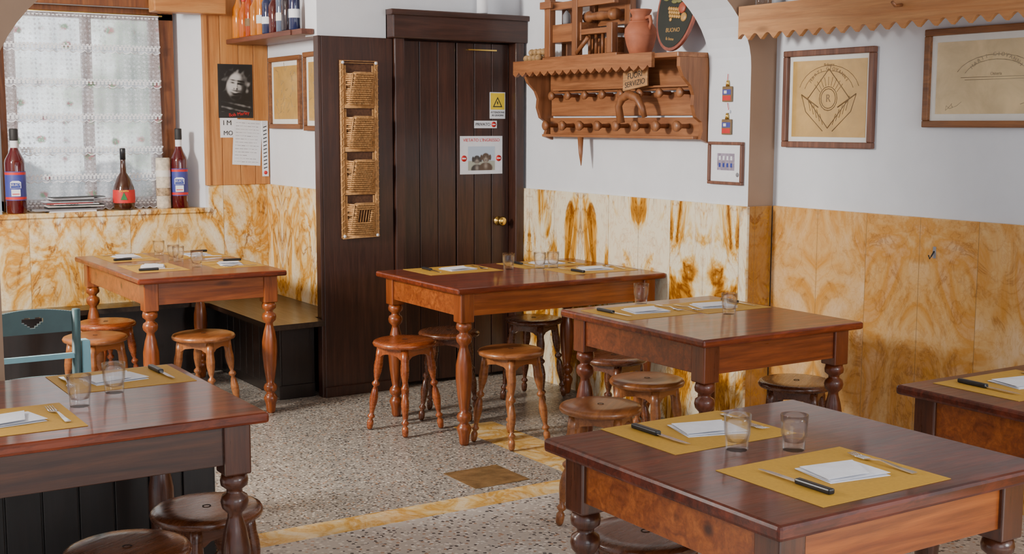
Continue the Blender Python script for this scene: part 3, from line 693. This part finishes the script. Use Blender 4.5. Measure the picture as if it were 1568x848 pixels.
# ------------------------------------------------------------------ tables
TZ=.785
def table(x0,x1,y0,y1,top,apr,leg,apr_h=.115,name='dining_table',th=.03):
    cx,cy=(x0+x1)/2,(y0+y1)/2; a,b=(x1-x0)/2,(y1-y0)/2; s=MB(name)
    s.box((-a,-b,TZ-th),(a,b,TZ),top,.009)
    i=.04; lw=.038
    for sx in (-1,1):
        s.box((sx*(a-i-.012),-b+i+.02,TZ-th-apr_h),(sx*(a-i-.034),b-i-.02,TZ-th),apr,.002)
        s.box((-a+i+.02,sx*(b-i-.012),TZ-th-apr_h),(a-i-.02,sx*(b-i-.034),TZ-th),apr,.002)
        for sy in (-1,1):
            px,py=sx*(a-i-lw),sy*(b-i-lw)
            s.box((px-lw,py-lw,TZ-th-apr_h-.03),(px+lw,py+lw,TZ-th),leg,.005)
            zt=TZ-th-apr_h-.03
            pf=[(.018,0),(.024,.012),(.028,.05),(.036,.075),(.037,.085),(.028,.10),(.020,.11),(.034,.125),(.037,.14),(.032,.155),(.020,.165),(.025,.19),(.034,.25),(.041,.33),(.040,.39),(.030,.445),(.021,.475),(.020,.487),(.035,.503),(.039,.52),(.035,.537),(.022,.545),(.022,.555),(.037,.567),(.039,.58)]
            pf=[(r,z*zt/.60) for r,z in pf]+[(.034,zt)]
            s.lathe(pf,leg,T((px,py,0)),20)
    return s.build((cx,cy,0))
table(2.985,4.258,5.17,6.05,M_top1,M_apr1,M_leg1)
table(3.03,3.87,3.46,4.38,M_top1,M_apr2,M_leg2)
table(1.735,2.60,1.745,2.58,M_top3,M_apr1,M_legD,th=.035)
table(3.01,3.85,1.66,2.56,M_top3,M_apr1,M_legD,th=.03)
table(.40,1.26,3.21,4.05,M_top1,M_aprD,M_legD)
table(1.80,2.60,6.33,7.62,M_top1,M_apr1,M_leg1)
Z=TZ
setting(3.36,5.87,Z,0,.44,.32,1); setting(4.0,5.50,Z,0,.42,.30,-1); setting(3.93,5.86,Z,0,.42,.30,1)
for p in ((3.63,5.74),(3.80,5.69),(3.88,5.68)): glass(*p,Z)
setting(3.27,4.14,Z,0,.38,.32,1); setting(3.66,4.10,Z,0,.36,.30,1,.13)
glass(3.43,4.335,Z); glass(3.55,3.90,Z)
setting(2.11,2.425,Z,0,.40,.30,1,-.12,-.25); setting(2.10,1.955,Z,0,.40,.33,-1,-.12,-.12)
glass(2.07,2.235,Z); glass(2.185,2.16,Z)
setting(3.32,2.36,Z,0,.40,.30,1)
setting(1.04,3.88,Z,0,.38,.30,1,.13); setting(.60,3.47,Z,0,.40,.32,-1)
glass(.84,3.56,Z); glass(.97,3.69,Z)
setting(2.04,7.38,Z,math.pi/2,.40,.28,1); setting(2.02,6.80,Z,math.pi/2,.40,.28,1); setting(2.44,6.78,Z,-math.pi/2,.40,.28,1); setting(2.44,7.35,Z,-math.pi/2,.40,.28,1)
for p in ((2.235,7.04),(2.235,7.13),(2.24,7.42),(2.235,6.72)): glass(*p,Z)
# ------------------------------------------------------------------ stools
def stool_mesh(mat,h=.47):
    s=MB('wooden_stool'); R=.165
    s.lathe([(.012,h-.001),(.10,h),(R-.02,h-.001),(R-.006,h-.006),(R,h-.016),(R-.004,h-.027),(R-.02,h-.033),(.02,h-.034)],mat,None,40)
    s.lathe([(.0005,h-.0035),(.013,h+.0003)],M_hole,None,14,cap=False)
    for k in range(4):
        Mr=RZ(k*math.pi/2+.0)
        s.prism([(-.095,h-.034),(.095,h-.034),(.095,h-.085),(.07,h-.085),(.05,h-.072),(0,h-.066),(-.05,h-.072),(-.07,h-.085),(-.095,h-.085)],-.008,.008,mat,Mr@T((0,-.097,0))@RX(math.pi/2))
        Mr=RZ(k*math.pi/2+math.pi/4)
        L_=h-.034; tilt=math.atan2(.065,L_); ll=L_/math.cos(tilt)
        pf=[(.010,0),(.015,.01),(.017,.03),(.016,.045),(.009,.055),(.019,.066),(.019,.073),(.010,.083),(.013,.10),(.020,.145),(.021,.17),(.015,.21),(.009,.225),(.020,.236),(.020,.246),(.009,.258),(.014,.275),(.021,.31),(.023,.34),(.020,.37),(.021,.385),(.021,ll)]
        Ml=Mr@T((.185,0,.003))@RY(-tilt); s.lathe(pf,mat,Ml,14)
    return s.build((0,0,-50))
S0=[stool_mesh(m_) for m_ in M_st]+[stool_mesh(M_st[2],.445)]; used=[0,0,0,0]
def stool(x,y,k,rot=None):
    rot=random.uniform(0,1.5) if rot is None else rot
    if not used[k]: S0[k].location=(x,y,0); S0[k].rotation_euler=(0,0,rot); used[k]=1; return
    inst(S0[k],'wooden_stool',(x,y,0),rot)
stool(2.97,5.69,0,.3); stool(3.31,5.83,2,.9); stool(3.29,5.18,1,.25); stool(3.94,5.96,2,.5)
stool(3.41,4.26,1,.4); stool(2.93,3.95,1,.7); stool(3.93,3.88,2,.6); stool(1.19,3.55,3,.2); stool(.87,3.24,2,.5)
stool(1.83,7.09,0,.4); stool(1.66,6.65,1,.4); stool(2.16,6.42,1,.7); stool(2.10,2.62,2,.3); stool(3.62,4.78,2,.3)
# ------------------------------------------------------------------ chair
m=MB('ladder_back_chair'); cy=4.95; xa0,xb0=.845,1.165
for x in (xa0,xb0):
    m.tube([(x,cy+.04,0),(x,cy+.03,.45),(x,cy-.01,.86)],[.017,.019,.016],M_teal,12); 
    m.tube([(x,cy+.39,0),(x,cy+.39,.45)],[.016,.018],M_teal,12)
m.box((xb0+.018,cy-.01,.42),(xb0+.05,cy+.05,.735),M_tealL,.006)
def slat(z0,z1,mt,heart=False,bow=.02):
    n=32; ln_=xb0-xa0; xs=[xa0+.005+(ln_-.01)*i/n for i in range(n+1)]
    for i in range(n):
        xa,xb=xs[i],xs[i+1]; t=(i+.5)/n; zb=z0; zt=z1+ bow*math.sin(math.pi*t)
        yy=cy-.005
        segs=[(zb,zt)]
        if heart:
            u=(t-.5)*2/.26
            if abs(u)<1:
                up=.016*math.sqrt(max(0,1-(abs(u)*2-1)**2)); lo=.030*(1-abs(u)); zc=(z0+z1)/2+.010
                segs=[(zb,zc-lo),(zc+up,zt)]
        for a,b in segs: m.box((xa,yy,a),(xb,yy+.018,b),mt)
slat(.775,.85,M_teal,True,.018); slat(.67,.69,M_tealL,False,0); slat(.54,.60,M_teal,False,.01)
m.box((xa0-.01,cy+.055,.435),(xb0+.01,cy+.41,.46),M_teal,.008)
for z in (.15,.28): m.tube([(xa0,cy+.04,z),(xb0,cy+.04,z)],.01,M_teal,8); m.tube([(xa0,cy+.04,z+.03),(xa0,cy+.39,z+.03)],.01,M_teal,8); m.tube([(xb0,cy+.04,z+.03),(xb0,cy+.39,z+.03)],.01,M_teal,8)
m.build()
# ------------------------------------------------------------------ wall rack
m=MB('wooden_wall_rack'); X=4.28
RK=wallX(X,6.62,0)
m.box((.36,1.49,0.001),(1.74,1.60,.03),M_rack,.003,RK); m.box((.36,1.61,0.001),(1.74,1.73,.022),M_rack,.003,RK); m.box((.36,1.74,0.001),(1.74,1.90,.03),M_rack,.003,RK)
m.box((.36,1.49,.03),(1.72,1.505,.09),M_rack,.003,RK)
m.box((.27,1.895,0.001),(1.745,1.92,.215),M_rack,.004,RK)
zig=[]; u=.265
while u<1.56:
    zig+=[(u,1.85),(u+.025,1.835),(u+.05,1.85),(u+.062,1.862)]; u+=.075
zig=[(a,b) for a,b in zig if a<1.555]+[(1.56,1.85),(1.56,1.925),(.265,1.925)]
m.prism(zig,.212,.232,M_rack,RK)
br=[(0,1.895),(.20,1.895),(.20,1.85),(.175,1.80),(.125,1.755),(.105,1.71),(.11,1.66),(.09,1.60),(.05,1.575),(.045,1.53),(.06,1.49),(0.001,1.47)]
for uu in (.335,1.73):
    Mb=RK@Matrix(((0,0,1,uu),(0,1,0,0),(1,0,0,0),(0,0,0,1))); m.prism(br,-.012,.014,M_rackZ,Mb)
def peg(u,z,ln=.085,r=.014):
    m.lathe([(r*.8,0),(r*.7,ln*.6),(r*1.1,ln*.65),(r*.9,ln*.72),(r*1.7,ln*.8),(r*1.8,ln*.93),(r*1.2,ln),(.001,ln*1.02)],M_rackZ,RK@T((u,z,.025)),14)
for k in range(8): peg(.47+k*.165,1.725)
for k in range(8): peg(.43+k*.17,1.555,.10,.016)
m.box((.45,1.755,.03),(1.70,1.765,.075),M_rack,.002,RK)
m.tube([(1.18,1.57,.13),(1.17,1.66,.14),(1.20,1.70,.14),(1.26,1.72,.14),(1.33,1.70,.14),(1.36,1.65,.13),(1.37,1.60,.12)],[.022,.02,.022,.024,.022,.018,.014],M_rackZ,12,RK)
m.tube([(.74,1.49,.08),(.75,1.40,.085),(.755,1.33,.085)],[.018,.012,.002],M_rackZ,10,RK)
m.build()
Ms=RK@T((1.27,1.80,.10))@RZ(.13)@RX(-.1); s=MB('out_of_service_sign'); s.box((-.105,-.05,0),(.105,.05,.01),wood('sign_wood',(.46,.22,.08),(.60,.33,.14),'Y',.5),.002,Ms)
s.text('FUORI',.045,M_ink,Ms@T((0,.02,.0105))); s.text('SERVIZIO',.042,M_ink,Ms@T((0,-.023,.0105))); s.box((-.01,-.03,-.07),(.01,.03,0),M_rackZ,0,Ms); s.build()
m=MB('wooden_press'); SZr=1.921
def bx(u0,u1,z0,z1,d0,d1,mt=M_rackZ,b=.003): m.box((u0,z0,d0),(u1,z1,d1),mt,b,RK)
bx(.51,1.21,SZr,SZr+.02,.03,.19,M_rack)
bx(.53,.585,SZr+.02,2.28,.15,.19); bx(.53,.585,SZr+.02,2.22,.03,.07); bx(.80,.85,SZr+.02,2.36,.15,.19); bx(.80,.85,SZr+.02,2.36,.03,.07); bx(1.12,1.17,SZr+.02,2.34,.03,.07); bx(1.12,1.17,SZr+.02,2.10,.15,.19)
bx(.51,.86,2.02,2.12,.05,.17,M_rack); bx(.52,1.18,2.20,2.24,.155,.185,M_rack); bx(.51,.62,2.21,2.25,.02,.21,M_rack)
bx(.86,1.10,SZr+.02,2.03,.04,.10,M_rack); bx(.86,1.14,2.10,2.30,.035,.055,M_rack); bx(.82,1.16,2.29,2.34,.04,.18,M_rack)
for k in range(4): m.tube([(.89+k*.06,SZr+.02,.13),(.89+k*.06,2.06,.13)],.010,M_rackZ,8,RK)
bx(.86,1.12,2.05,2.08,.06,.17,M_rack)
m.lathe([(.03,-.14),(.034,-.10),(.02,-.08),(.026,0),(.02,.08),(.034,.1),(.03,.14)],M_rackZ,RK@T((.97,2.15,.11))@RY(math.pi/2),16)
m.tube([(.85,SZr+.03,.19),(.97,2.03,.20)],.012,M_rackZ,8,RK)
m.build()
m=MB('small_lantern'); m.lathe([(.02,0),(.022,.01),(.022,.05),(.012,.065),(.004,.075)],M_inkg,RK@T((.68,2.121,.14))@RX(-math.pi/2),12); m.tube([(.66,2.185,.14),(.67,2.195,.14),(.69,2.195,.14),(.70,2.185,.14)],.002,M_ink,5,RK); m.build()
m=MB('walnut_pile')
for k in range(8): m.sphere((.305+.042*(k%4)+.01*(k//4),SZr+.022+(.036 if k>3 else 0),.16-.03*(k//4)),.023,M_walnut,(1,.92,1),12,RK)
for k in range(4): m.sphere((.305+.044*k,SZr+.022,.10),.023,M_walnut,(1,.92,1),12,RK)
m.build()
m=MB('terracotta_jug'); J=RK@T((1.325,SZr,.12))@RX(-math.pi/2)
m.lathe([(.05,0),(.056,.004),(.072,.05),(.084,.10),(.082,.135),(.062,.165),(.046,.18),(.045,.205),(.056,.225),(.058,.235),(.050,.235),(.042,.21),(.04,.18),(.001,.17)],M_terra,J,32)
m.lathe([(.0855,.10),(.087,.104),(.085,.108)],M_terra,J,32,cap=False); m.lathe([(.06,.168),(.062,.172),(.055,.176)],M_terra,J,32,cap=False)
for sx in (-1,1): m.tube([(sx*.045,0,.19),(sx*.078,0,.195),(sx*.086,0,.165),(sx*.075,0,.13)],[.009,.01,.009,.01],M_terra,10,J)
m.build()
Po=RK@T((1.61,2.145,.10))@RX(-.15)@RZ(-.12); m=MB('oval_wall_plaque')
ov=lambda a,b,n=40:[(a*math.cos(2*math.pi*i/n),b*math.sin(2*math.pi*i/n)) for i in range(n)]
pb=wood('plaque_red',(.22,.05,.03),(.38,.10,.06),'Z',.35,.3)
m.prism(ov(.15,.22),0,.016,pb,Po); m.prism(ov(.136,.204),.016,.019,plain('plaque_black',(.015,.02,.015),.4),Po)
gr=plain('grape_gold',(.50,.28,.08),.4); lf=plain('leaf_painted',(.20,.20,.07),.5); rd=plain('apple_painted',(.40,.08,.04),.45)
for i in range(16): m.sphere((-.05+.018*(i%5)+.009*(i//5),-.01-.018*(i//5),.021),.011,gr,(1,1,.4),8,Po)
m.sphere((.05,.0,.02),.03,rd,(1,1,.3),12,Po); m.sphere((.075,-.045,.02),.024,gr,(1,1,.3),12,Po)
for a in range(6): m.sphere((-.09+.034*a,.035+.012*math.sin(a*2),.02),.022,lf,(1.2,.5,.2),8,Po@RZ(.0))
m.arctext('BERE VINO',.030,gr,Po@T((0,.0,.0195)),.13,2.3,.84); m.text('BUONO',.030,gr,Po@T((.01,-.115,.0195))@RZ(.1)); m.text('fa bene',.022,gr,Po@T((0,-.16,.0195))) 
m.build()
m=MB('spray_bottle'); m.lathe([(.03,0),(.034,.005),(.034,.09),(.02,.12),(.012,.13),(.012,.15)],M_white,None,20); m.build((3.97,6.575,2.2155))
for i,(y_,h) in enumerate(((4.47,.10),(4.36,.14),(4.25,.12),(4.14,.13))):
    m=MB('glass_jar'); m.lathe([(.028,0),(.032,.006),(.032,h*.7),(.022,h*.85),(.024,h)],[M_glass,plain('jar_grey',(.35,.37,.40),.3),M_white,plain('jar_dark',(.1,.11,.13),.3)][i],None,20); m.build((4.23,y_,2.1005))
# ------------------------------------------------------------------ lights / world / camera
def area(name,loc,target,size,power,col,sy=None):
    l=bpy.data.lights.new(name,'AREA'); l.size=size; l.energy=power; l.color=col
    if sy: l.shape='RECTANGLE'; l.size_y=sy
    o=bpy.data.objects.new(name,l); o.location=loc; o.rotation_euler=(Vector(target)-Vector(loc)).to_track_quat('-Z','Y').to_euler(); bpy.context.scene.collection.objects.link(o); return o
area('daylight_left_far',(-1.15,5.5,2.35),(3.6,5.0,.7),.55,255,(1,.94,.87))
area('daylight_right_back',(3.4,-1.0,2.0),(2.6,3,.7),1.0,68,(.95,.97,1))
area('daylight_back',(.6,-1.6,2.0),(2.8,5,.9),2.2,36,(.93,.96,1),1.8)
sl=bpy.data.lights.new('sun','SUN'); sl.energy=12; sl.angle=.01; so=bpy.data.objects.new('sun',sl); so.rotation_euler=Vector((.15,.75,-1)).to_track_quat('-Z','Y').to_euler(); so.location=(0,-3,6); bpy.context.scene.collection.objects.link(so)
w=bpy.data.worlds.new('World'); bpy.context.scene.world=w; w.use_nodes=True
bg=w.node_tree.nodes['Background']; bg.inputs[0].default_value=(.76,.86,1,1); bg.inputs[1].default_value=.8
f,p,yw,rr=1937.2,.1211,.5667,.0023
fw=Vector((math.sin(yw)*math.cos(p),math.cos(yw)*math.cos(p),-math.sin(p))); rt=Vector((math.cos(yw),-math.sin(yw),0)); up=rt.cross(fw)
rt,up=rt*math.cos(rr)+up*math.sin(rr),-rt*math.sin(rr)+up*math.cos(rr)
cam=bpy.data.cameras.new('Camera'); cam.sensor_width=36; cam.lens=36*f/1568; cam.clip_start=.05
co=bpy.data.objects.new('Camera',cam); co.matrix_world=Matrix(((rt.x,up.x,-fw.x,0),(rt.y,up.y,-fw.y,0),(rt.z,up.z,-fw.z,1.57),(0,0,0,1)))
bpy.context.scene.collection.objects.link(co); bpy.context.scene.camera=co
